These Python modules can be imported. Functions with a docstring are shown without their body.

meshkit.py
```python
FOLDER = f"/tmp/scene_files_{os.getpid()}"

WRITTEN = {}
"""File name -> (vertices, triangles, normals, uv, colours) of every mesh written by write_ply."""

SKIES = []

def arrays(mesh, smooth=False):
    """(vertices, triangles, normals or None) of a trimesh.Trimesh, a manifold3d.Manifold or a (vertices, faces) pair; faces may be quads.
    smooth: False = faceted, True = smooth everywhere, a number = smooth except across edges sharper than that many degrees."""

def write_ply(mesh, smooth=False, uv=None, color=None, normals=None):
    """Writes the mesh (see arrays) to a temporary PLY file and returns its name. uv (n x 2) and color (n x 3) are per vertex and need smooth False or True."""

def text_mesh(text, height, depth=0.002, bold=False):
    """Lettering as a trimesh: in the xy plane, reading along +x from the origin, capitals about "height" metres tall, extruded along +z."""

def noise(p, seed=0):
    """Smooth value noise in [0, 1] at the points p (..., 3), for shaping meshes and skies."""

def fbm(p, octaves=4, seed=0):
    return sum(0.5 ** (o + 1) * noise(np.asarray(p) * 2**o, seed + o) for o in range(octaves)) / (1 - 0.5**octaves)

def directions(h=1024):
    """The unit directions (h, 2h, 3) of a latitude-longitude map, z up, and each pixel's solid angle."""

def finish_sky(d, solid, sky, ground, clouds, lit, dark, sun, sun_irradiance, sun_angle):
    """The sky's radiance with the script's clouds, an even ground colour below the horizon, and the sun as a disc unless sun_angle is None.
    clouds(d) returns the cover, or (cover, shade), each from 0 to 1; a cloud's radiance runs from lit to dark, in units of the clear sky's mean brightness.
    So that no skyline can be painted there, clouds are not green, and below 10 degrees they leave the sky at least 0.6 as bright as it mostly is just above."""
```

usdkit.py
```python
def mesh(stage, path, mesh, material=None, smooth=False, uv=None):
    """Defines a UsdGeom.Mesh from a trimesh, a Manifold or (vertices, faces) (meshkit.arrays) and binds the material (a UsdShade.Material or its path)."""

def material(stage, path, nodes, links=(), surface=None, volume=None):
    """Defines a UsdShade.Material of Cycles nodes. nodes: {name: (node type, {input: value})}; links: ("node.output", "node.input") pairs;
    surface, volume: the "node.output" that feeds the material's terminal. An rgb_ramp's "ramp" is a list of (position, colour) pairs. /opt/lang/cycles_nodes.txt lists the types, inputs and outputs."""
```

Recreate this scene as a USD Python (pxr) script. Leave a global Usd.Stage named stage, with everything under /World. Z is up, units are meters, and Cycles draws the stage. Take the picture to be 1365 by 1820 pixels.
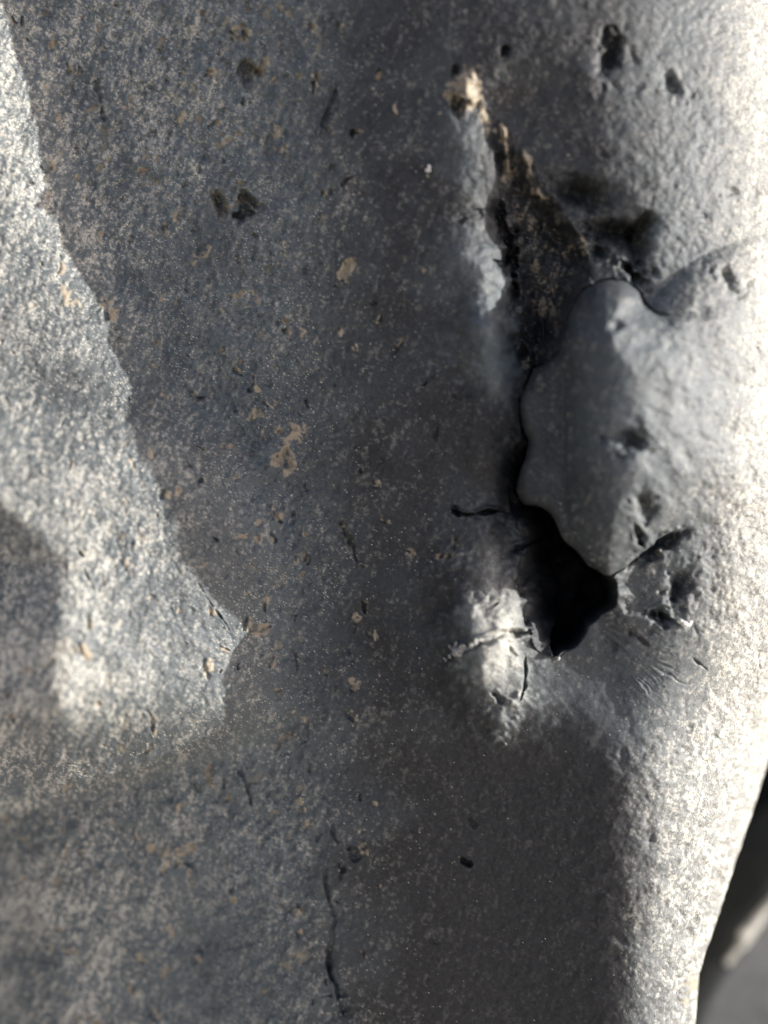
import math
import numpy as np
from scipy.ndimage import gaussian_filter, map_coordinates
from pxr import Usd, UsdGeom, UsdLux, UsdShade, Sdf, Gf, Vt
import trimesh
import usdkit

stage = Usd.Stage.CreateInMemory()
UsdGeom.SetStageUpAxis(stage, UsdGeom.Tokens.z)
UsdGeom.SetStageMetersPerUnit(stage, 1.0)
UsdGeom.Xform.Define(stage, '/World')
UsdGeom.Scope.Define(stage, '/World/Looks')
T = Sdf.ValueTypeNames
rng = np.random.default_rng(7)

# ------------------------------------------------------------------ frame of the close-up
# tyre frame: millimetres, x to the right, y up along the sidewall, z out of the sidewall; the world is z up
D = 115.0                     # lens to the sidewall's mean plane, mm
FPX = 1570.0                  # focal length in reference pixels (1365 wide)
CX, CY = 682.5, 910.0
WZ = np.array([0.50, 0.84, 0.10]); WZ /= np.linalg.norm(WZ)
WY = np.array([0, 0, -1.0]); WY -= WZ * (WY @ WZ); WY /= np.linalg.norm(WY)
WX = np.cross(WY, WZ)
M = np.stack([WX, WY, WZ])    # tyre frame -> world
ORIGIN = np.array([0, 0, 0.42])


def world(p):
    return np.asarray(p) @ M.T * 0.001 + ORIGIN


# ------------------------------------------------------------------ camera
cam = UsdGeom.Camera.Define(stage, '/World/camera')
cm = np.eye(4)
cm[:3, :3] = M.T
cm[3, :3] = world([0, 0, D])
cam.AddTransformOp().Set(Gf.Matrix4d(*map(float, cm.ravel())))
cam.CreateHorizontalApertureAttr(20.0)
cam.CreateVerticalApertureAttr(20.0 * 1820 / 1365)
cam.CreateFocalLengthAttr(20.0 * FPX / 1365)
cam.CreateFStopAttr(4.6)
cam.CreateFocusDistanceAttr((D - 6.3) * 0.001)
cam.CreateClippingRangeAttr(Gf.Vec2f(0.005, 500))
cam.CreateExposureAttr(1.5)

# ------------------------------------------------------------------ sky and sun
SUN_EL, SUN_AZ = math.radians(9.0), math.radians(11.0)     # above the sidewall's plane; turned up from the picture's right
S = np.array([math.cos(SUN_EL) * math.cos(SUN_AZ), math.cos(SUN_EL) * math.sin(SUN_AZ), math.sin(SUN_EL)])
SW = M @ S
sky = usdkit.material(stage, '/World/Looks/sky', {
    's': ('sky_texture', {'sky_type': 'single_scattering', 'sun_disc': False, 'sun_elevation': math.asin(SW[2]), 'sun_rotation': math.atan2(SW[0], SW[1]), 'air_density': 0.4, 'aerosol_density': 4.0, 'ozone_density': 0.0}),
    'b': ('background_shader', {'strength': 0.088})}, [('s.color', 'b.color')], surface='b.background')
dome = UsdLux.DomeLight.Define(stage, '/World/sky')
UsdShade.MaterialBindingAPI.Apply(dome.GetPrim()).Bind(sky)
dome.GetPrim().SetCustomDataByKey('kind', 'structure')
sun = UsdLux.DistantLight.Define(stage, '/World/sun')
sun.CreateIntensityAttr(0.72); sun.CreateAngleAttr(0.53); sun.CreateColorAttr(Gf.Vec3f(1, 0.985, 0.955))
sun.CreateNormalizeAttr(True)
zx = np.cross([0, 0, 1.0], SW); zx /= np.linalg.norm(zx)
sm = np.eye(4); sm[0, :3] = zx; sm[1, :3] = np.cross(SW, zx); sm[2, :3] = SW
sun.AddTransformOp().Set(Gf.Matrix4d(*map(float, sm.ravel())))


# ------------------------------------------------------------------ helpers
def smooth(a, b, x):
    t = np.clip((x - a) / (b - a), 0, 1)
    return t * t * (3 - 2 * t)


def lerp(a, b, t):
    return a + (b - a) * t


def softplus(x, w):
    return w * np.logaddexp(0, x / w)


def tag(prim, label=None, cat=None, group=None, kind=None):
    p = prim.GetPrim() if hasattr(prim, 'GetPrim') else prim
    for k, v in (('label', label), ('category', cat), ('group', group), ('kind', kind)):
        if v:
            p.SetCustomDataByKey(k, v)
    return prim


# ------------------------------------------------------------------ relief maps over the sidewall (sampled in reference-pixel units of the sidewall)
G = 1.6
U0, V0 = -280.0, -280.0
NU, NV = int(1980 / G), int(2400 / G)
UU, VV = np.meshgrid(U0 + G * np.arange(NU), V0 + G * np.arange(NV))
UU = UU.astype(np.float32); VV = VV.astype(np.float32)


def noise(su, sv=None, shear=0.0):
    """Smooth random field of unit deviation; su, sv: grain size in pixels; shear leans the grain."""
    sv = su if sv is None else sv
    n = gaussian_filter(rng.standard_normal((NV, NU)).astype(np.float32), (max(sv / G, .01), max(su / G, .01)), mode='wrap')
    n /= n.std()
    if shear:
        jj = (np.arange(NU)[None, :] + shear * np.arange(NV)[:, None])
        n = map_coordinates(n, [np.broadcast_to(np.arange(NV)[:, None], (NV, NU)), jj % NU], order=1, mode='grid-wrap')
    return n


UW = UU + 5 * noise(22) + 1.8 * noise(6)
VW = VV + 5 * noise(22) + 1.8 * noise(6)
JAG, JAG2, LUMP = noise(7), noise(3.2), noise(18)
H = np.zeros((NV, NU), np.float32)        # relief, mm towards the lens
DUST_SUN = np.zeros_like(H)                   # pale dust, and sun brilliance painted on the lit lip
WHITE = np.zeros_like(H)                  # paler rubber: abraded in part, sky and sun sheen painted in
MUD = np.zeros_like(H)                    # tan dried mud
REGION = np.zeros((NV, NU), np.int8)


def curve(pts, n=8):
    p = np.array(pts, float)
    q = np.vstack([2 * p[0] - p[1], p, 2 * p[-1] - p[-2]])
    out = []
    for i in range(1, len(q) - 2):
        t = np.linspace(0, 1, n, endpoint=False)[:, None]
        out.append(.5 * (2 * q[i] + (q[i + 1] - q[i - 1]) * t + (2 * q[i - 1] - 5 * q[i] + 4 * q[i + 1] - q[i + 2]) * t ** 2 + (3 * q[i] - q[i - 1] - 3 * q[i + 1] + q[i + 2]) * t ** 3))
    return np.vstack(out + [p[-1:]])


def near(pts, pad, warp=1.0):
    """Distance to a polyline, position along it (0..1) and signed side (+ = right of travel in the picture), in a window round it."""
    p = np.asarray(pts, float)[:, :2]
    j0, i0 = ((p.min(0) - pad - [U0, V0]) / G).astype(int); j1, i1 = ((p.max(0) + pad - [U0, V0]) / G).astype(int) + 2
    w = (slice(max(i0, 0), max(i1, 1)), slice(max(j0, 0), max(j1, 1)))
    u = lerp(UU[w], UW[w], warp); v = lerp(VV[w], VW[w], warp)
    best = np.full(u.shape, 1e9, np.float32); tt = np.zeros_like(u); sd = np.zeros_like(u)
    L = np.r_[0, np.cumsum(np.hypot(*np.diff(p, axis=0).T))]
    for k in range(len(p) - 1):
        a, d = p[k], p[k + 1] - p[k]
        l2 = d @ d + 1e-9
        t = np.clip(((u - a[0]) * d[0] + (v - a[1]) * d[1]) / l2, 0, 1)
        ex, ey = u - a[0] - t * d[0], v - a[1] - t * d[1]
        q = np.hypot(ex, ey)
        m = q < best
        best = np.where(m, q, best)
        tt = np.where(m, (L[k] + t * math.sqrt(l2)) / L[-1], tt)
        sd = np.where(m, np.sign(d[0] * ey - d[1] * ex), sd)
    return w, best, tt, sd


def inside(pts, pad=60, warp=1.0):
    """Signed distance to a closed polygon (+ inside)."""
    p = np.asarray(pts, float)
    w, d, _, _ = near(np.vstack([p, p[:1]]), pad, warp)
    u = lerp(UU[w], UW[w], warp); v = lerp(VV[w], VW[w], warp)
    c = np.zeros(u.shape, bool)
    for a, b in zip(p, np.roll(p, -1, 0)):
        if a[1] != b[1]:
            c ^= ((a[1] > v) != (b[1] > v)) & (u < (b[0] - a[0]) * (v - a[1]) / (b[1] - a[1]) + a[0])
    return w, np.where(c, d, -d)


def cut(pts, width, depth, lip=0.0, mud=0.0, warp=.6, taper=.25):
    """A crack or nick along a polyline with tapering ends, a slightly raised lip and dust caught in it."""
    width = width * .72 if width < 9.5 else width
    w, d, t, s = near(curve(pts), width * 4 + 6, warp)
    end = smooth(0, taper, t) * smooth(0, taper, 1 - t) if taper else 1.0
    wd = width * (.35 + .65 * end) * np.clip(1 + .38 * JAG[w], .35, 1.9)
    d = d + width * .22 * JAG2[w]
    end = end * np.clip(.75 + .45 * LUMP[w], .12, 1.3)
    H[w] -= depth * end * np.exp(-(d / wd) ** 2 * 1.5)
    if lip:
        H[w] += lip * end * np.exp(-((d - 1.5 * wd) / (.8 * wd)) ** 2)
    if mud:
        MUD[w] += mud * np.clip(end * 1.4, 0, 1) * np.exp(-((d - .6 * wd) / (1.0 * wd)) ** 2)


def bump(u, v, ru, rv, h, rot=0.0, power=1.0, field=None, jag=1.0):
    """A raised (or, h < 0, hollowed) spot with an uneven rim."""
    f = H if field is None else field
    r = max(ru, rv) * 2.4
    j0, i0, j1, i1 = int((u - r - U0) / G), int((v - r - V0) / G), int((u + r - U0) / G) + 2, int((v + r - V0) / G) + 2
    w = (slice(max(i0, 0), max(i1, 1)), slice(max(j0, 0), max(j1, 1)))
    a, b = UW[w] - u, VW[w] - v
    c, s = math.cos(rot), math.sin(rot)
    q = (((a * c + b * s) / ru) ** 2 + ((-a * s + b * c) / rv) ** 2) * np.clip(1 + .22 * JAG[w] + .2 * JAG2[w], .3, 2) ** jag
    f[w] += h * np.exp(-q ** power)


# ridge line (where the sidewall turns over into the shoulder) and the crease at its left, per row of the picture
def ridge_u(v):
    return np.interp(v, [-300, 0, 200, 600, 1000, 1300, 1500, 1900, 2200], [900, 960, 995, 1055, 1090, 1100, 1105, 1105, 1100])


def ridge_z(v):
    return np.interp(v, [-900, 0, 300, 700, 1000, 1300, 1500, 1820, 2600], [19, 18, 17, 15, 13.5, 11.5, 10.5, 9, 5])


def crease_u(v):
    return 95 + np.interp(v, [-300, 300, 480, 590, 640, 690, 740, 800, 950, 1040, 1110, 1180, 1260], [-48, -48, -30, -8, -14, -15, 35, 78, 98, 94, 66, 52, 62]) + np.interp(v, [-300, -60, 0, 130, 300, 480, 600, 740, 900, 1000, 1200, 1250, 1290, 1330, 1360, 1390, 1420, 1480, 1600, 1900], [-60, 0, 15, 60, 95, 140, 185, 245, 305, 320, 400, 392, 366, 285, 200, 108, -8, -260, -700, -900])


# ---- the torn gash and hole
FLAP = curve([(946, 655), (930, 700), (921, 725), (925, 755), (938, 785), (936, 805), (922, 840), (917, 872), (932, 896), (962, 904), (985, 926), (1000, 958), (1030, 984), (1052, 1006),
              (1085, 1022), (1122, 1000), (1160, 974), (1200, 948), (1246, 936), (1330, 900), (1390, 760), (1360, 600), (1260, 560), (1180, 560), (1148, 540), (1133, 514), (1105, 498), (1065, 501), (1032, 520), (1011, 562), (1000, 620), (975, 645)], 5)
w, sd = inside(FLAP, 80, .35)
fade = 1 - smooth(1120, 1290, UW[w])
H[w] += smooth(-3, 7, sd) * .8 * fade
H[w] -= .7 * np.exp(-(np.clip(sd, 0, None) / 9) ** 2) * (sd > -3) * fade
REGION[w] = np.where(sd > 0, 2, REGION[w])

BULGE = curve([(990, 600), (999, 680), (1000, 780), (1003, 870), (1012, 940), (1040, 990), (1085, 1022), (1122, 1000), (1160, 974), (1200, 948), (1246, 936), (1400, 900), (1600, 800), (1600, 400), (1380, 410), (1260, 450), (1190, 500), (1152, 538), (1133, 514), (1105, 498), (1065, 501), (1032, 520), (1008, 562)], 5)
w, sd = inside(BULGE, 80, .3)
rise = np.clip(sd / 210, 0, 1)
H[w] += 5.9 * (1 - (1 - rise) ** 4.0) * (1 - smooth(1090, 1440, UW[w])) * (1 - .36 * smooth(800, 1000, VW[w]))
bump(1085, 720, 95, 230, .42, 0, field=WHITE, jag=.3)  # lightens the flap, mostly its left half
HOLE = curve([(905, 840), (917, 800), (925, 770), (921, 740), (926, 705), (945, 690), (990, 800), (1010, 880), (1040, 960), (1085, 1020), (1092, 1062), (1082, 1082), (1052, 1106), (1027, 1140), (1000, 1156), (975, 1162), (948, 1132),
              (922, 1096), (918, 1050), (930, 1000), (925, 950), (908, 900)], 5)
w, sd = inside(HOLE, 120, .7)
flapin = REGION[w] == 2
wall = np.where(UW[w] < 985, smooth(-10, 105, sd + 9 * LUMP[w]), smooth(-6, 26, sd))
H[w] -= np.where(flapin, 0, 24 * wall ** 1.3)
REGION[w] = np.where((sd > -2) & ~flapin, 1, REGION[w])

# trough of the gash above the hole
GASH = curve([(833, 170), (868, 260), (884, 330), (893, 400), (902, 470), (915, 540), (928, 610), (938, 670), (960, 660), (995, 625), (1010, 560), (1035, 510), (1050, 470), (1030, 420), (985, 360), (950, 300), (905, 235), (870, 170)], 5)
w, sd = inside(GASH, 90, .9)
notflap = REGION[w] != 2
deep = 6.5 * smooth(180, 520, VW[w])
H[w] -= np.where(notflap, deep * smooth(-8, 46, sd), 0)
MUD[w] += .30 * smooth(0, 30, sd) * notflap
REGION[w] = np.where((sd > 0) & (REGION[w] == 0), 3, REGION[w])
cut([(874, 240), (890, 330), (886, 385), (905, 460), (918, 540), (930, 620), (938, 690)], 13, 3.0)
cut([(888, 200), (895, 290), (880, 370)], 5, -.9, 0, .9)
cut([(930, 262), (955, 330), (972, 372)], 6, -.9, 0, 1.0)
cut([(1008, 388), (1040, 440), (1048, 470)], 7, -.7, 0, .9)
w, d, t, s_ = near(curve([(860, 120), (915, 230), (965, 330), (1010, 420)]), 330, .5)
H[w] -= np.where(REGION[w] == 2, 0, 1.9 * np.exp(-(d / np.where(s_ > 0, 45, 110)) ** 2) * smooth(0, .3, t))
# small star of deep nicks above the flap
bump(1028, 352, 36, 26, -4.0, .3, jag=.4)
bump(1094, 415, 40, 19, -6.0, -.15, jag=.4)
bump(1134, 434, 19, 22, -4.5, jag=.4)
cut([(1105, 420), (1130, 408), (1158, 380)], 13, 4.0)
bump(1070, 455, 16, 12, -2.5)
cut([(1100, 462), (1136, 492), (1160, 530)], 14, 3.4)

ROLL = [(874, 200), (888, 300), (890, 400), (908, 500), (926, 600), (930, 700), (925, 800), (918, 880), (925, 960)]
w, d, t, s_ = near(curve(ROLL), 130, .5)
H[w] -= np.where(REGION[w] == 2, 0, 2.6 * np.exp(-(d / 42) ** 2) * smooth(0, .3, t))
# left lip, raised in lumps along the gash
for (u, v, ru, rv, h, rot) in ((838, 235, 32, 52, 1.25, -.5), (846, 310, 22, 36, .4, -.3), (842, 455, 34, 34, 1.5, .5), (872, 500, 26, 40, 1.6, -.2), (868, 590, 36, 48, 2.9, -.2), (888, 665, 26, 50, 1.6, -.2),
                               (868, 780, 38, 60, .9, 0), (862, 955, 44, 34, 1.3, .2), (842, 1010, 60, 42, .6, .1)):
    bump(u - (22 if v < 560 else 0), v, ru, rv, h * (.62 if v < 560 else 1), rot, 1.0, jag=.1)
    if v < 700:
        bump(u - (24 if v < 560 else 0), v, ru * 1.2, rv * 1.1, .30 if v < 560 else .75, rot, field=WHITE)  # sky-lit paleness of the lip painted on along with the scuffing
        bump(u - 28, v, ru * .8, rv * .8, .03, rot, field=DUST_SUN)
cut([(800, 395), (835, 385), (868, 372)], 7, .7, .3)
cut([(862, 462), (884, 470), (905, 458)], 9, 1.8)
cut([(905, 470), (912, 500), (900, 545)], 5, -.6)
cut([(920, 670), (938, 640), (960, 610)], 5, -.5, 0, .5)

# lips left of and below the hole: two lit flakes and a peeled shred
bump(846, 1140, 66, 118, 5.4, -.18, jag=.1)
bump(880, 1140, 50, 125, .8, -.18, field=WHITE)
bump(884, 1130, 36, 105, .7, -.18, field=DUST_SUN)  # brilliance of the sunlit lip painted in as extra dust
bump(1060, 1220, 150, 90, .30, .35, field=WHITE)  # sky sheen of the slope put into its colour
LIP = curve([(872, 1040), (900, 1034), (918, 1040), (917, 1068), (905, 1092), (893, 1112), (880, 1128), (850, 1140), (832, 1128), (838, 1090), (852, 1060)], 5)
w, sd = inside(LIP, 60, .5)
H[w] += .5 * smooth(-12, 8, sd)
REGION[w] = np.where((sd > 0) & (REGION[w] != 2), 4, REGION[w])
FLAKE = curve([(856, 1150), (880, 1138), (905, 1145), (930, 1175), (934, 1205), (928, 1235), (905, 1252), (884, 1256), (868, 1240), (855, 1200)], 5)
w, sd = inside(FLAKE, 60, .5)
H[w] += .6 * smooth(-12, 8, sd)
REGION[w] = np.where((sd > 0) & (REGION[w] != 2), 5, REGION[w])
cut([(786, 1176), (815, 1162), (850, 1146), (882, 1128), (920, 1126), (962, 1116)], 8, 2.0, .25)
cut([(792, 1170), (822, 1148), (852, 1134), (884, 1112)], 6, -.9, 0, .2, 1.0)
cut([(848, 1074), (868, 1076), (890, 1068)], 5, .8, .3)
cut([(936, 1160), (938, 1195), (930, 1235), (906, 1254)], 4, 1.1, .2)
cut([(876, 1226), (888, 1238), (896, 1252)], 6, 1.5, .3)
cut([(902, 1145), (908, 1160), (925, 1168)], 4, .9, .2)
bump(892, 1280, 24, 26, 1.0)
# cracks in the left wall
cut([(797, 913), (815, 917), (850, 917), (880, 908), (905, 898)], 6, 2.0, .3, .15)
bump(812, 914, 9, 8, -1.2)
cut([(905, 985), (935, 972), (968, 955)], 6, 1.6, .4)
cut([(760, 992), (778, 997), (800, 990), (804, 968), (807, 950)], 4, .5, .1, .6)
cut([(730, 980), (742, 990)], 6, .5, .1, .6, taper=0)

# lower block right of the hole and the striated slope below it
BLOCK = curve([(1096, 1040), (1125, 1003), (1163, 980), (1205, 955), (1250, 950), (1275, 975), (1292, 1040), (1288, 1100), (1240, 1112), (1190, 1100), (1130, 1085)], 5)
w, sd = inside(BLOCK, 60, .5)
H[w] -= np.where(REGION[w] == 2, 0, (2.6 - 2.2 * smooth(1090, 1240, UW[w])) * smooth(-20, 26, sd))
REGION[w] = np.where((sd > 0) & (REGION[w] == 0), 6, REGION[w])
cut([(1108, 1008), (1125, 1003), (1160, 980), (1200, 953), (1244, 940)], 11, 3.0, 0, 0, .4)
cut([(1100, 1014), (1122, 996), (1158, 968), (1198, 942), (1240, 930)], 7, -1.0, 0, .1, .4)
bump(1212, 1045, 15, 26, -2.6, .25)
cut([(1205, 1030), (1208, 1058), (1200, 1075)], 8, 1.0)
cut([(1092, 1070), (1130, 1086), (1170, 1096), (1206, 1106)], 10, 2.6, .3)
cut([(1205, 1112), (1216, 1109), (1228, 1108)], 5, -1.2, 0, 0, 0)
SLOPE = curve([(930, 1168), (940, 1080), (1020, 1020), (1090, 1000), (1170, 1060), (1230, 1120), (1290, 1140), (1275, 1235), (1210, 1300), (1140, 1345), (1060, 1340), (980, 1300), (930, 1250)], 5)
w, sd = inside(SLOPE, 120, .6)
drop = smooth(-40, 210, sd)
H[w] -= np.where(REGION[w] == 2, 0, 3.6 * drop * (1 - .55 * smooth(1090, 1290, UW[w])) * smooth(925, 985, UW[w]) * smooth(1050, 1100, VW[w]))
REGION[w] = np.where((sd > 0) & (REGION[w] == 0), 7, REGION[w])
for k in range(130):                                                         # striations running out of the hole
    a = rng.uniform(-.05, .95); r0 = rng.uniform(60, 170); ln = rng.uniform(40, 120)
    o = np.array([1010, 1075])
    d0 = np.array([math.cos(a), math.sin(a) * 1.0])
    cut([o + d0 * r0, o + d0 * (r0 + ln * .5) + rng.normal(0, 3, 2), o + d0 * (r0 + ln)], rng.uniform(1.8, 3.2), rng.uniform(.03, .09) * rng.choice([1, 1, -1]), .02)
cut([(1110, 1120), (1138, 1138), (1160, 1152)], 7, 1.2)
cut([(1232, 1168), (1246, 1184), (1254, 1196)], 5, 1.0)

# pits in the flap and the shoulder
bump(1112, 778, 26, 13, -1.8, .15); bump(1130, 788, 14, 10, -1.5); cut([(1075, 776), (1095, 778)], 5, .6)
bump(1140, 890, 10, 16, -1.6, -.3); bump(1150, 908, 9, 17, -1.8, -.2)
cut([(1124, 925), (1136, 942), (1142, 960), (1150, 976)], 8, 2.0, .3)
bump(1090, 572, 14, 9, -.9); bump(1075, 98, 16, 22, -2.4, .6); bump(1045, 135, 26, 30, .4); bump(1188, 152, 9, 16, -1.2)
bump(1290, 500, 8, 26, -.8, -.4)
for k in range(60):
    bump(rng.uniform(1060, 1350), rng.uniform(0, 1800), rng.uniform(4, 9), rng.uniform(4, 10), -rng.uniform(.12, .4), rng.uniform(0, 3))

for (pts, wd, dp, md) in (([(1318, 1380), (1290, 1480), (1250, 1590), (1222, 1680), (1200, 1760), (1180, 1860)], 12, .5, 0), ([(1300, 1500), (1268, 1590), (1245, 1660), (1225, 1740), (1212, 1800)], 7, .4, .2),
                         ([(1232, 1640), (1222, 1660), (1206, 1680)], 10, .7, 0), ([(1248, 1672), (1235, 1700), (1224, 1745), (1205, 1800)], 8, -.25, 1.0), ([(1345, 1250), (1330, 1330), (1312, 1420)], 9, .4, 0),
                         ([(1340, 1380), (1322, 1460), (1290, 1560), (1262, 1660), (1240, 1760)], 5, .3, .1), ([(1352, 1050), (1350, 1150), (1338, 1240)], 7, .3, 0)):
    cut(pts, wd, dp * .5, .03, md)
# nicks, cuts and scratches of the sidewall
cut([(425, 108), (440, 130), (446, 158)], 15, 1.6, .15, .4); cut([(470, 95), (462, 130), (452, 160)], 7, .5, .1, .8)
cut([(436, 168), (434, 190)], 5, .5, .1)
cut([(322, 232), (338, 262), (350, 278)], 13, 1.4, .2, .6); cut([(350, 282), (350, 298), (344, 314)], 10, 1.7)
cut([(374, 338), (392, 362), (408, 384)], 13, 1.4, .1, .7); cut([(452, 338), (440, 368), (440, 398)], 19, 1.9, .1, .4); cut([(410, 380), (428, 388), (440, 400)], 8, 1.0)
cut([(170, 125), (176, 170), (185, 205), (182, 230)], 8, .8, .1); cut([(22, 62), (32, 82), (40, 98)], 5, .7)
cut([(186, 305), (192, 350), (215, 378)], 5, .5, .1); cut([(265, 165), (275, 195), (258, 220)], 6, .5, .1, .3)
cut([(312, 345), (318, 365), (306, 400)], 7, .3, .1, .9); cut([(482, 218), (490, 255)], 7, .35, .1, .9); cut([(498, 52), (492, 90)], 6, .3, .1, .8)
cut([(612, 128), (590, 180), (565, 255)], 7, .45, .25, .2); cut([(610, 490), (622, 468)], 9, .4, .1, .9, taper=0)
cut([(560, 805), (600, 765), (640, 725), (690, 680), (720, 660)], 3.4, .18, .08, .35, .4)
cut([(745, 688), (770, 668), (795, 648)], 3.5, .4, .12, .3, .4); cut([(690, 632), (715, 610), (722, 592)], 5, .5, .15, .5)
cut([(800, 695), (815, 710), (845, 702), (860, 712)], 5, .4, .2, .4); cut([(770, 790), (780, 750)], 5, .35, .1, .2)
cut([(670, 820), (700, 808)], 4, .35, .1, .3); cut([(480, 810), (505, 820), (530, 838)], 11, .5, .1, 1.3); cut([(520, 760), (540, 790)], 10, .2, 0, .8)
cut([(430, 745), (455, 750), (470, 722)], 7, .6, .1, .9); cut([(400, 790), (420, 800)], 8, .5, .1, .7, taper=0)
cut([(485, 915), (505, 935)], 5, .4, .1, .9); cut([(608, 925), (625, 950), (628, 985), (620, 1010)], 6, .6, .1, .4)
cut([(345, 1030), (380, 1080), (412, 1130)], 2.5, .5, .1, 0, .3); cut([(440, 1122), (470, 1118), (490, 1112)], 7, .5, .1, .8)
cut([(425, 1366), (440, 1390), (444, 1415), (442, 1442)], 4.5, .9, .15); cut([(510, 1468), (528, 1472), (534, 1484)], 6, .8, .2)
cut([(520, 1150), (528, 1180), (522, 1205)], 6, .6, .1); cut([(580, 1250), (578, 1275), (582, 1300)], 7, .8, .1, .3)
cut([(612, 1494), (622, 1506), (640, 1530)], 8, 1.2, .1); cut([(322, 1535), (340, 1545), (350, 1565)], 4, .7, .15, .3)
cut([(350, 1515), (300, 1520), (288, 1545), (300, 1570)], 9, -.25, 0, .6, .3); cut([(340, 1562), (346, 1572)], 6, .1, 0, 1.0, taper=0); cut([(260, 1495), (275, 1520)], 7, .2, 0, .9)
cut([(575, 1425), (590, 1470), (595, 1490), (612, 1500)], 4, .6, .1); cut([(600, 1535), (580, 1545), (582, 1600), (590, 1660), (588, 1720), (595, 1770), (615, 1810), (620, 1840)], 6, .7, .1, .2)
bump(588, 1710, 9, 26, -.8); bump(612, 1795, 16, 22, -1.0, .4); bump(592, 1630, 11, 22, -.35)
cut([(540, 1345), (560, 1395), (585, 1440)], 5, .45, .1); cut([(560, 1500), (575, 1475)], 4, .2, .1)
cut([(835, 1460), (848, 1470)], 6, .7, .1, taper=0); cut([(822, 1528), (836, 1536)], 7, .9, .1, taper=0); cut([(755, 1662), (775, 1672), (795, 1678)], 4, .5, .1)
cut([(730, 910), (748, 900)], 4, .3, .1, .3); cut([(30, 1690), (80, 1708), (120, 1720)], 5, .6, .1, .3); cut([(60, 1410), (95, 1398), (140, 1380)], 4, .5, .1)
cut([(20, 1165), (60, 1140)], 4, .6, .1); cut([(150, 1010), (165, 1042)], 4, .4, .1); bump(242, 965, 9, 9, .5)
cut([(660, 1310), (672, 1325), (690, 1335)], 6, .1, 0, 1.0); cut([(660, 1340), (668, 1318), (676, 1300)], 5, .1, 0, .9)
for (u, v, r) in ((703, 196, 9), (760, 300, 5), (760, 492, 6), (120, 530, 16), (140, 548, 12), (540, 590, 7), (505, 430, 8), (595, 1250, 8), (520, 770, 9), (290, 530, 8), (560, 600, 6), (460, 520, 10), (485, 400, 9)):
    bump(u, v, r * .7, r * 1.4, .12, -.2); bump(u, v, r * .6, r * 1.2, 1.0, -.25, field=MUD)
for k in range(420):                                                        # many small unnamed nicks
    u, v = rng.uniform(-60, 640), rng.uniform(-60, 1880)
    a = rng.normal(1.5, .6); ln = rng.uniform(6, 24)
    dv = np.array([math.cos(a), math.sin(a)]) * ln
    cut([(u, v), (u + dv[0] * .5 + rng.normal(0, 4), v + dv[1] * .5), (u + dv[0], v + dv[1])], rng.uniform(2.5, 6), rng.uniform(.12, .5), .10, rng.choice([0, .2, .7]))
for k in range(170):                                                         # tan streaks of dirt caught in short dents
    u, v = rng.uniform(60, 680), (rng.uniform(0, 1150) if k < 130 else rng.uniform(1150, 1820))
    a = rng.normal(1.8 if v < 620 else 1.3, .55); ln = rng.uniform(10, 42)
    dv = np.array([math.cos(a), math.sin(a)]) * ln
    wd = rng.uniform(3.2, 8.5)
    cut([(u, v), (u + dv[0] * .5 + rng.normal(0, 4), v + dv[1] * .5), (u + dv[0], v + dv[1])], wd, rng.uniform(.25, .6), .08, 0)
    cut([(u + wd * .8, v), (u + wd * .8 + dv[0] * .5 + rng.normal(0, 3), v + dv[1] * .5), (u + wd * .8 + dv[0], v + dv[1])], wd * .8, -.12, 0, rng.uniform(.5, 1.1))
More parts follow.
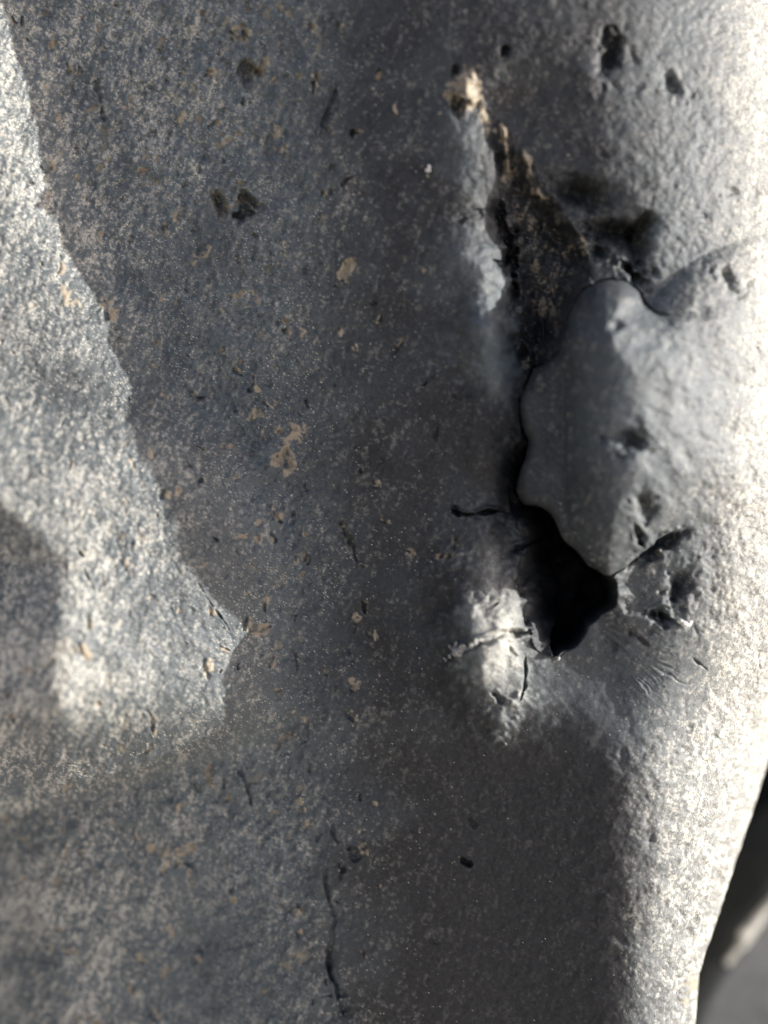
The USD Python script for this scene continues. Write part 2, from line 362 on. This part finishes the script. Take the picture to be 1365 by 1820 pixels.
# clump of dried mud at the head of the gash
for k in range(16):
    bump(822 + rng.normal(0, 13), 158 + rng.normal(0, 17), rng.uniform(6, 12), rng.uniform(6, 13), rng.uniform(.15, .5), rng.uniform(0, 3), 1.5)
bump(824, 160, 27, 36, 1.4, .3, 1.5, field=MUD); bump(862, 205, 9, 34, .9, -.15, field=MUD); bump(905, 62, 8, 18, .6, field=MUD)
w, d_ = inside(curve([(800, 150), (808, 128), (826, 120), (846, 136), (856, 168), (848, 198), (832, 204), (812, 192), (800, 172)], 4), 20, .8)
REGION[w] = np.where(d_ > 0, 9, REGION[w])
bump(810, 122, 8, 9, -1.2); bump(815, 190, 8, 10, -1.3)
cut([(898, 80), (890, 108)], 9, 1.8)

# ---- grain of the rubber
nA, nB, nC, nD = noise(1.3), noise(2.8), noise(7), noise(16)
leanA, leanB = noise(2.0, 7, .35), noise(4, 13, .35)
net1, net2 = np.abs(noise(8)), np.abs(noise(4.5))                           # fine net of dried cracks
zl = 1 - smooth(420, 700, UW)                                               # coarse, dusty left
zr = smooth(1060, 1200, UW)                                                 # dusty shoulder
cu_px = np.interp(VV, vs_c := np.linspace(-280, 2120, 80), crease_u(vs_c)) - 70
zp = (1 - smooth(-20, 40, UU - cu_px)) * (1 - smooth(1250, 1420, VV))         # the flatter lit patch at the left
ztop = 1 - smooth(250, 600, VW)
calm = 1 - .62 * zp
w, sd = inside(SLOPE, 60, .6)
SM = np.zeros_like(H); SM[w] = smooth(-20, 40, sd)
bulge_calm = np.exp(-((UU - 1090) / 120) ** 2 - ((VV - 760) / 260) ** 2)
rough = (.42 + .75 * zl) * calm * (1 - .6 * SM)
fine = rough * (.034 * nA + .062 * nB + .085 * nC)
H += fine
H += zl * calm * (.17 * nD + .16 * noise(30) + .09 * leanB * (.4 + .6 * ztop) + .03 * leanA)
H -= zl * calm * (.09 * np.exp(-(net1 / .16) ** 2) + .05 * np.exp(-(net2 / .18) ** 2))
H += np.exp(-((UU - 1105) / 70) ** 2) * (.05 * noise(16) + .03 * nC) * smooth(1250, 1400, VV)
H += zr * (.4 + .6 * smooth(350, 900, VV)) * (1 - .7 * SM) * (1 - .6 * bulge_calm) * (.018 * leanA + .02 * nC + .015 * nB)
hole_in = (REGION == 1) | (REGION == 3)
H += hole_in * np.where(REGION == 3, .4, 1) * (.7 * nD + .28 * nC + .09 * nB)
# ---- dust that settled on it, with some light and shade put in
big = noise(70); mid = noise(26)
zd = smooth(0, 140, UW - np.interp(VW, [0, 500, 900, 1150, 1350, 1900], [1225, 1235, 1215, 1190, 1105, 1100]).astype(np.float32))
dens = .17 * zl + .26 * zl * (1 - smooth(150, 420, UW)) + .04 + .10 * zr + .34 * zd
dens = dens + .12 * zl * smooth(1350, 1500, VW) + .07 * big * zl + .05 * mid * zl 
grain = -.35 * nB - .3 * nC * zl + .55 * noise(1.1) + .55 * noise(1.9) + .5 * leanA + .18 * nC + .22 * noise(11)
thr = 1.35 - 2.3 * dens
DUST_SUN += smooth(thr - .9, thr + 1.3, grain) * np.clip(.15 + dens * 1.1, 0, 1)
lines = np.clip(np.exp(-(net1 / .12) ** 2) + .8 * np.exp(-(net2 / .14) ** 2), 0, 1)
DUST_SUN += zp * .30 * smooth(.2, 2.0, .5 * big + .55 * noise(20) + .6 * nB + .7 * noise(1.6) - .3)
DUST_SUN *= 1 - .75 * lines * zl
DUST_SUN += .04 * zl + .06 * zr + .24 * zd + .16 * zd * smooth(1230, 1330, UW)
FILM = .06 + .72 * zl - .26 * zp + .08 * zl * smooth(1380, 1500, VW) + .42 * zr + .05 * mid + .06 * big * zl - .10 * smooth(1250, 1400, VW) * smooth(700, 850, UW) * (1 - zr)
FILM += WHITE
dark = np.clip(np.exp(-((UU - 868) / 75) ** 2 - ((VV - 830) / 190) ** 2) + smooth(640, 880, UU) * smooth(1150, 1350, VV) * (1 - smooth(1080, 1130, UU)), 0, 1)  # shade left of the hole put into colour; low centre also cleaner
DUST_SUN *= 1 - .6 * dark
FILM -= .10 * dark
FILM = np.clip(FILM * (1 - .7 * hole_in), 0, 1)
DUST_SUN *= 1 - .9 * (REGION == 1)
MUD = smooth(.28, .80, MUD * np.clip(.9 + .35 * noise(1.2) + .3 * noise(2.2) + .3 * leanA + .25 * nC, 0, 2))
PIT = smooth(1.5, 2.6, .75 * noise(5, 9, .3) + .75 * noise(4) + .5 * noise(9) + .3 * big) * zl * calm
H -= .30 * PIT
MUD += .75 * smooth(.1, .9, PIT) * smooth(-.2, 1.0, noise(14))
DUST_SUN = np.clip(DUST_SUN, 0, 1); MUD = np.clip(MUD, 0, 1)


# ------------------------------------------------------------------ the sidewall as one continuous surface
STEP = 1.75
us = np.r_[np.linspace(-1500, -80, 40, endpoint=False), np.arange(-80, 960, STEP)]          # nominal columns left of the ridge
ns = len(us)
vs = np.r_[np.linspace(-1500, -80, 40, endpoint=False), np.arange(-80, 1900, STEP), np.linspace(1905, 3300, 40)]
K = D / FPX
rows = len(vs)
ru, rz = ridge_u(vs), ridge_z(vs)
# left of the ridge: columns squeezed so that the last one is on the ridge
U = np.empty((rows, ns))
nc = 40
U[:, :nc] = us[:nc]
U[:, nc:] = -80 + (ru[:, None] + 80) * np.linspace(0, 1, ns - nc)[None, :]
V = np.broadcast_to(vs[:, None], U.shape)
cu = gaussian_filter(np.interp(np.arange(-1500, 3300, 4.0), vs, crease_u(vs)), 6)
cu = np.interp(vs, np.arange(-1500, 3300, 4.0), cu)[:, None]
dl = V - (1440 - .27 * np.clip(U, -50, 520))
mL = lerp(lerp(-.30, -.46, smooth(980, 1150, V)), -.58, smooth(-190, -60, U - cu))
m = lerp(mL, lerp(.20, .17, smooth(1300, 1500, V) * (1 - smooth(560, 760, U))), smooth(cu - 22, cu + 22, U))
m = m + .10 * smooth(820, 960, U) * smooth(1250, 1400, V)
wt = lerp(330, 45, smooth(450, 1250, V))
m = lerp(m, .07, smooth(ru[:, None] - wt, ru[:, None] + 2, U))
du = np.diff(U, axis=1)
Z = np.zeros_like(U)
seg = .5 * (m[:, 1:] + m[:, :-1]) * du * K
Z[:, :-1] = -np.cumsum(seg[:, ::-1], axis=1)[:, ::-1]
Z += rz[:, None]
# lower left turns down, far left turns away
Z -= .16 * K * softplus(dl, 14) * (1 - smooth(330, 560, U)) * (1 - smooth(300, 900, dl) * .7)
de = (np.interp(V, [700, 880, 1000, 1400, 1600], [-80, -10, 112, 108, 108]) - U)
Z -= .68 * K * softplus(de, 8) * smooth(820, 940, V) * (1 - smooth(100, 300, de) * .8)
Z = np.where(U < -80, Z[:, [nc]] + (Z - Z[:, [nc]]) * .35, Z)
# right of the ridge: the shoulder rolls over
q = np.interp(vs, [-400, 0, 500, 1000, 1400, 1820, 2200], [6.6, 6.4, 5.9, 5.1, 4.15, 1.85, 1.5])
smax = 34.0
sr = np.r_[np.arange(1, 481) * .025, np.arange(1, 100) * .22 + 12, np.linspace(smax, 90, 30)]
th = np.interp(sr, [0, 1.7, 5.5, 9, 11.5, 14, 34, 90], [4, -30, -44, -60, -76, -92, -128, -178])
th2 = np.interp(sr, [0, 1.5, 3.5, 6, 9, 11.5, 14, 34, 90], [4, -8, -24, -42, -60, -76, -92, -128, -178])
th = np.radians(lerp(th[None, :], th2[None, :], (1 - smooth(1050, 1400, vs))[:, None]))
ds = np.diff(np.r_[0, sr])
dx, dz = np.cumsum(np.cos(th) * ds, 1), np.cumsum(np.sin(th) * ds, 1)


def from_px(u, v, z):
    """Point of the tyre frame seen at a reference pixel at height z."""
    return np.stack([(u - CX) / FPX * (D - z), (CY - v) / FPX * (D - z), z], -1)


PL = from_px(U, V, Z)
ridge = PL[:, -1]
PR = np.empty((rows, len(sr), 3))
PR[..., 0] = ridge[:, None, 0] + q[:, None] * dx; PR[..., 1] = ridge[:, None, 1]; PR[..., 2] = ridge[:, None, 2] + q[:, None] * dz
P = np.concatenate([PL, PR], axis=1)
C = P.shape[1]


def px(p):
    return CX + FPX * p[..., 0] / (D - p[..., 2]), CY - FPX * p[..., 1] / (D - p[..., 2])


uu, vv = px(P)
# unrolled column past the horizon so that the maps go on over the shoulder
front = np.ones(P.shape[:2])
srr = np.r_[np.zeros(ns), sr]
front *= 1 - smooth(11.2, 15.0, srr)[None, :]
uq = np.where(srr[None, :] > 12, uu[:, [ns + 480]] + (srr - 12)[None, :] * 6, uu)


def sample(f):
    return map_coordinates(f, [np.clip((vv - V0) / G, 0, NV - 1), np.clip((uq - U0) / G, 0, NU - 1)], order=1, mode='nearest')


lens = np.array([0, 0, D])
ray = lens - P
ray /= np.linalg.norm(ray, axis=-1, keepdims=True)


def normals(p):
    a = np.gradient(p, axis=1); b = np.gradient(p, axis=0)
    n = np.cross(b, a)
    return -n / np.maximum(np.linalg.norm(n, axis=-1, keepdims=True), 1e-12) * -1


edge = smooth(-260, -150, uu) * smooth(-260, -150, vv) * (1 - smooth(1980, 2080, vv))
N0 = normals(P)
if N0[rows // 2, ns // 2, 2] < 0:
    N0 = -N0
h = sample(H) * edge * lerp(1, .4, smooth(5, 10, srr))[None, :]
fwd = np.clip(1 - srr / 7, 0, 1)[None, :, None]                            # carving leans to the normal over the shoulder
direction = ray * fwd + N0 * (1 - fwd)
direction /= np.linalg.norm(direction, axis=-1, keepdims=True)
P = P + direction * (h * lerp(.35, 1, front))[..., None]
NRM = normals(P)
if NRM[rows // 2, ns // 2, 2] < 0:
    NRM = -NRM
dust, mud = sample(DUST_SUN), sample(MUD)
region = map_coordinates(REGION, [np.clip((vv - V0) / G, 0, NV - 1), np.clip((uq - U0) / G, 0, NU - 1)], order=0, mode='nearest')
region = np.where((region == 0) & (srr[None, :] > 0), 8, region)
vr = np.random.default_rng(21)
speck = vr.random(dust.shape) < sample((.04 * zl + .005 + .012 * zr - .004 * dark) * np.clip(1 + .8 * noise(30) + .6 * noise(9), 0, 3)) * (region != 1)  # pale dust specks, also painting in fine glints of the rubber
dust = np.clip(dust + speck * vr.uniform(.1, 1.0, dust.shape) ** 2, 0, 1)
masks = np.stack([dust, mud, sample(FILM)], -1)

# ------------------------------------------------------------------ materials
def rubber(name, tint=(.024, .025, .0265), gloss=.46):
    n = {
        'a': ('attribute', {'attribute': 'masks'}), 'sep': ('separate_color', {}), 'geo': ('geometry', {}),
        'fine': ('noise_texture', {'scale': 9000.0, 'detail': 4.0, 'roughness': .65}),
        'mid': ('noise_texture', {'scale': 2600.0, 'detail': 4.0, 'roughness': .6}),
        'wide': ('noise_texture', {'scale': 1700.0, 'detail': 5.0, 'roughness': .95}),
        'rub': ('rgb_ramp', {'ramp': [(.30, tuple(c * .5 for c in tint)), (.52, tuple(c * .9 for c in tint)), (.72, tuple(c * 2.3 for c in tint))]}),
        'dm': ('map_range', {'from_min': .32, 'from_max': .68, 'to_min': .1, 'to_max': 1.7, 'clamp': True}),
        'dsum': ('math', {'math_type': 'multiply', 'use_clamp': True}),
        'spk': ('noise_texture', {'scale': 4300.0, 'detail': 3.0, 'roughness': .75}),
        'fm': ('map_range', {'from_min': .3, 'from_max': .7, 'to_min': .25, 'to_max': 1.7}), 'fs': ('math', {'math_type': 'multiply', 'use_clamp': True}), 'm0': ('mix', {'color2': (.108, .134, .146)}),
        'dustc': ('rgb_ramp', {'ramp': [(.3, (.44, .43, .39)), (.7, (.60, .565, .47))]}),
        'm1': ('mix', {}), 'm2': ('mix', {'color2': (.32, .27, .195)}),
        'r': ('map_range', {'from_min': 0.0, 'from_max': .7, 'to_min': gloss, 'to_max': .8}),
        'b1': ('bump', {'strength': .8, 'distance': .00008}),
        'p': ('principled_bsdf', {'specular_ior_level': .36}),
    }
    l = [('a.color', 'sep.color'), ('geo.position', 'fine.vector'), ('geo.position', 'mid.vector'), ('geo.position', 'wide.vector'),
         ('wide.fac', 'rub.fac'), ('geo.position', 'spk.vector'), ('spk.fac', 'dm.value'), ('dm.result', 'dsum.value1'), ('sep.r', 'dsum.value2'), ('fine.fac', 'fm.value'), ('fm.result', 'fs.value1'), ('sep.b', 'fs.value2'), ('fs.value', 'm0.fac'), ('rub.color', 'm0.color1'),
         ('mid.fac', 'dustc.fac'), ('dsum.value', 'm1.fac'), ('m0.color', 'm1.color1'), ('dustc.color', 'm1.color2'),
         ('sep.g', 'm2.fac'), ('m1.color', 'm2.color1'), ('m2.color', 'p.base_color'), ('dsum.value', 'r.value'), ('r.result', 'p.roughness'),
         ('fine.fac', 'b1.height'), ('b1.normal', 'p.normal')]
    return usdkit.material(stage, '/World/Looks/' + name, n, l, surface='p.BSDF')


MAT = rubber('dusty_rubber')

# ------------------------------------------------------------------ the tyre and its parts
tyre = UsdGeom.Xform.Define(stage, '/World/tyre')
tag(tyre, 'dusty black rubber tyre sidewall torn open by a deep jagged hole', 'tyre')
idx = np.arange(rows * C).reshape(rows, C)
quads = np.stack([idx[:-1, :-1], idx[1:, :-1], idx[1:, 1:], idx[:-1, 1:]], -1).reshape(-1, 4)
qreg = region[:-1, :-1].ravel()
PF, NF, MF = world(P.reshape(-1, 3)), NRM.reshape(-1, 3) @ M.T, masks.reshape(-1, 3)
PARTS = {0: ('sidewall', None), 1: ('hole_wall', 'dark ragged wall of the deep hole'), 2: ('torn_flap', 'smooth bulging torn flap of rubber overhanging the hole'),
         3: ('gash_trough', 'mud-stained trough of the gash above the hole'), 4: ('raised_lip', 'small sunlit flake of rubber at the left rim of the hole'),
         5: ('raised_lip_001', 'larger sunlit flake of rubber below the hole'), 6: ('torn_block', 'pitted block of rubber right of the hole'),
         7: ('scored_slope', 'striated grey slope below the hole'), 9: ('dried_mud', 'lump of tan dried mud at the upper end of the gash'), 8: ('shoulder', 'pale dusty rounded shoulder at the right edge')}
for k, (name, label) in PARTS.items():
    f = quads[qreg == k]
    if not len(f):
        continue
    used, inv = np.unique(f, return_inverse=True)
    me = UsdGeom.Mesh.Define(stage, '/World/tyre/' + name)
    me.CreatePointsAttr(Vt.Vec3fArray.FromNumpy(PF[used].astype(np.float32)))
    me.CreateFaceVertexCountsAttr(Vt.IntArray.FromNumpy(np.full(len(f), 4, np.int32)))
    me.CreateFaceVertexIndicesAttr(Vt.IntArray.FromNumpy(inv.astype(np.int32).ravel()))
    me.CreateSubdivisionSchemeAttr('none')
    me.CreateNormalsAttr(Vt.Vec3fArray.FromNumpy(NF[used].astype(np.float32))); me.SetNormalsInterpolation('vertex')
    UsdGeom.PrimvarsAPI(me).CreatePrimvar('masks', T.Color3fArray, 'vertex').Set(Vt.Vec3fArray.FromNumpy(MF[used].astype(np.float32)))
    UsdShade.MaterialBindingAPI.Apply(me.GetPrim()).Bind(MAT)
    if label:
        tag(me, label)

# ------------------------------------------------------------------ grit: pale grains on the rubber, also added as its glints
def grit(count, size, seed, umin, umax):
    r = np.random.default_rng(seed)
    i = r.integers(0, rows, count * 3); j = r.integers(0, C, count * 3)
    ok = (uu[i, j] > umin) & (uu[i, j] < umax) & (vv[i, j] > -40) & (vv[i, j] < 1860) & (region[i, j] != 1) & (srr[j] < 12)
    i, j = i[ok][:count], j[ok][:count]
    ico = trimesh.creation.icosahedron()
    s = r.lognormal(math.log(size), .45, len(i))
    d = ico.vertices[None] * s[:, None, None] * r.uniform(.6, 1.3, (len(i), len(ico.vertices), 1)) + P[i, j][:, None] + NRM[i, j][:, None] * s[:, None, None] * .4
    f = ico.faces[None] + (np.arange(len(i)) * len(ico.vertices))[:, None, None]
    return d.reshape(-1, 3), f.reshape(-1, 3)


GR = usdkit.material(stage, '/World/Looks/pale_grit', {'p': ('principled_bsdf', {'base_color': (.62, .60, .55), 'roughness': .45})}, surface='p.BSDF')
gv, gf = grit(1200, .022, 3, 380, 1350)
g = usdkit.mesh(stage, '/World/dust_glint_grains', (world(gv), gf), GR, smooth=False)
tag(g, 'tiny pale dust grains and added glints sprinkled over the black rubber around the hole', 'dust', kind='stuff')

def spot(u, v):
    j = np.argmin((uu - u) ** 2 + (vv - v) ** 2 + 1e9 * (srr > 11)[None, :])
    return P.reshape(-1, 3)[j], NRM.reshape(-1, 3)[j]


def crumb(u, v, r, seed, squash=.6):
    """An irregular grain resting on the rubber at a pixel's place."""
    q, n = spot(u, v)
    b = trimesh.creation.icosphere(subdivisions=2, radius=1.0)
    rr = np.random.default_rng(seed)
    k = rr.normal(0, 1, (6, 3))
    vert = b.vertices * (1 + .34 * np.sin(b.vertices @ k.T * 2 + rr.uniform(0, 6, 6)).sum(1) / 2)[:, None] * rr.uniform(.55, 1.4, 3) * r
    vert = vert - n * (vert @ n)[:, None] * (1 - squash)
    return trimesh.Trimesh(vert + q + n * r * squash * .6, b.faces, process=False)


for name, (u, v, r), label in (('grit_grain', (762, 300, .27), 'single white grain of grit left of the upper gash'), ('grit_grain_001', (992, 1169, .24), 'single white grain of grit just below the lower rim of the hole')):
    c_ = crumb(u, v, r, len(label))
    tag(usdkit.mesh(stage, '/World/' + name, (world(c_.vertices), c_.faces), GR, smooth=True), label, 'grit')
shred = [crumb(u, v, r, 50 + k) for k, (u, v, r) in enumerate(((792, 1172, .32), (800, 1166, .38), (808, 1160, .45), (815, 1154, .55), (822, 1147, .42), (812, 1146, .40), (828, 1152, .34), (838, 1144, .5), (846, 1138, .4), (856, 1136, .45), (804, 1150, .25)))]
shred = trimesh.util.concatenate(shred)
SH = usdkit.material(stage, '/World/Looks/scuffed_rubber', {'g': ('geometry', {}), 'n': ('noise_texture', {'scale': 2600.0, 'detail': 4.0}), 'r': ('rgb_ramp', {'ramp': [(.35, (.10, .11, .115)), (.65, (.42, .42, .39))]}),
    'p': ('principled_bsdf', {'roughness': .7})}, [('g.position', 'n.vector'), ('n.fac', 'r.fac'), ('r.color', 'p.base_color')], surface='p.BSDF')
tag(usdkit.mesh(stage, '/World/tyre/peeled_shred', (world(shred.vertices), shred.faces), SH, smooth=True), 'ragged pale shred of rubber peeling at the crack')
sl = []
for k, t_ in enumerate(np.linspace(-1, 1, 9)):
    q, n = spot(1216 + 11 * t_, 1109 - 4 * t_ * t_)
    e_ = trimesh.creation.icosphere(subdivisions=1, radius=.32 * (1 - .6 * t_ * t_) + .05); e_.apply_translation(q + n * .3); sl.append(e_)
sl = trimesh.util.concatenate(sl)
tag(usdkit.mesh(stage, '/World/tyre/curled_shaving', (world(sl.vertices), sl.faces), GR, smooth=True), 'thin curled white shaving in the groove right of the hole')

# ------------------------------------------------------------------ what lies behind the shoulder, lower right: a second tyre, out of focus, with an added dark backdrop
DK = usdkit.material(stage, '/World/Looks/backdrop_black', {
    'g': ('geometry', {}), 'n': ('noise_texture', {'scale': 180.0, 'detail': 5.0}), 'r': ('rgb_ramp', {'ramp': [(.35, (.004, .005, .005)), (.7, (.010, .011, .011))]}),
    'p': ('principled_bsdf', {'roughness': .85, 'specular_ior_level': .12})}, [('g.position', 'n.vector'), ('n.fac', 'r.fac'), ('r.color', 'p.base_color')], surface='p.BSDF')
second = UsdGeom.Xform.Define(stage, '/World/tyre_001')
tag(second, 'blurred dark tyre, sunlit edge painted pale, dark backdrop added, in the lower right corner behind the torn one', 'tyre')


def rounded(poly, depth, r, n=5):
    """A prism with its upper edge rounded: rings of an inset polygon."""
    from shapely.geometry import Polygon
    pg = Polygon(poly)
    rings = []
    for k in range(n + 1):
        a = k / n * math.pi / 2
        c = np.array(pg.buffer(-r * (1 - math.cos(a)) - 1e-6, join_style=2).exterior.coords)[:-1]
        rings.append(np.c_[c, np.full(len(c), -r + r * math.sin(a))])
    base = rings[0].copy(); base[:, 2] = -depth
    rings = [base] + rings
    nv = len(base)
    v = np.vstack(rings + [rings[-1].mean(0, keepdims=True)])
    f = []
    for k in range(len(rings) - 1):
        for i in range(nv):
            a, b = k * nv + i, k * nv + (i + 1) % nv
            f += [[a, b, b + nv], [a, b + nv, a + nv]]
    top = (len(rings) - 1) * nv
    f += [[top + i, top + (i + 1) % nv, len(v) - 1] for i in range(nv)]
    m = trimesh.Trimesh(v, np.array(f), process=False)
    trimesh.repair.fix_normals(m)
    return m


A = [from_px(np.array(u), np.array(v), -55.0)[:2] for u, v in ((1225, 1790), (1300, 1712), (1372, 1632), (1640, 1420), (1800, 1900), (1500, 2300), (1180, 2150))]
lug = rounded(A, 30, 4)
lug.vertices[:, 2] += -55 - .35 * (lug.vertices[:, 0] - 60)
GY = usdkit.material(stage, '/World/Looks/grey_rubber', {
    'g': ('geometry', {}), 'n': ('noise_texture', {'scale': 260.0, 'detail': 5.0}), 'r': ('rgb_ramp', {'ramp': [(.35, (.018, .020, .021)), (.7, (.045, .048, .048))]}),
    'p': ('principled_bsdf', {'roughness': .55})}, [('g.position', 'n.vector'), ('n.fac', 'r.fac'), ('r.color', 'p.base_color')], surface='p.BSDF')
PALE = usdkit.material(stage, '/World/Looks/lit_edge_pale', {
    'g': ('geometry', {}), 'n': ('noise_texture', {'scale': 300.0, 'detail': 5.0}), 'r': ('rgb_ramp', {'ramp': [(.35, (.30, .29, .26)), (.7, (.58, .55, .48))]}),
    'p': ('principled_bsdf', {'roughness': .8})}, [('g.position', 'n.vector'), ('n.fac', 'r.fac'), ('r.color', 'p.base_color')], surface='p.BSDF')
usdkit.mesh(stage, '/World/tyre_001/tread_block', (world(lug.vertices), lug.faces), GY, smooth=40)
rim = []
ra = [np.r_[from_px(np.array(u), np.array(v), -55.0)[:2]] for u, v in ((1312, 1700), (1345, 1668), (1385, 1626), (1500, 1535))]
for k, (a_, b_) in enumerate(zip(ra, ra[1:])):
    pa, pb = (np.r_[q_, -55 - .35 * (q_[0] - 60) - .6] for q_ in (a_ + [1.0, -1.0], b_ + [1.0, -1.0]))
    c_ = trimesh.creation.capsule(radius=.9 if k else .6, height=np.linalg.norm(pb - pa), count=[12, 12])
    c_.apply_transform(trimesh.geometry.align_vectors([0, 0, 1], (pb - pa) / np.linalg.norm(pb - pa))); c_.apply_translation(pa)
    rim.append(c_)
rim = trimesh.util.concatenate(rim)
usdkit.mesh(stage, '/World/tyre_001/painted_lit_edge', (world(rim.vertices), rim.faces), PALE, smooth=True)  # sunlit edge of the block painted as a pale strip
xs, ys = np.linspace(-20, 260, 60), np.linspace(-260, 160, 60)
X, Y = np.meshgrid(xs, ys)
Zc = -95 + .30 * (X - 60) - .0012 * (X - 60) ** 2
cv = np.stack([X, Y, Zc], -1).reshape(-1, 3)
ii = np.arange(3600).reshape(60, 60)
cf = np.stack([ii[:-1, :-1], ii[:-1, 1:], ii[1:, 1:], ii[1:, :-1]], -1).reshape(-1, 4)
usdkit.mesh(stage, '/World/tyre_001/dark_backdrop', (world(cv), cf), DK, smooth=True)  # dark sheet added as backdrop, its shade put into the colour

# ------------------------------------------------------------------ ground below, out of the frame: only bounces the daylight
GD = usdkit.material(stage, '/World/Looks/ground', {
    'g': ('geometry', {}), 'n': ('noise_texture', {'scale': 6.0, 'detail': 8.0}), 'r': ('rgb_ramp', {'ramp': [(.3, (.13, .116, .095)), (.7, (.19, .172, .14))]}),
    'p': ('principled_bsdf', {'roughness': .9})}, [('g.position', 'n.vector'), ('n.fac', 'r.fac'), ('r.color', 'p.base_color')], surface='p.BSDF')
gp = np.array([[-200, -200, 0], [200, -200, 0], [200, 200, 0], [-200, 200, 0]], float)
gm = usdkit.mesh(stage, '/World/ground', (gp, np.array([[0, 1, 2, 3]])), GD)
tag(gm, kind='structure')
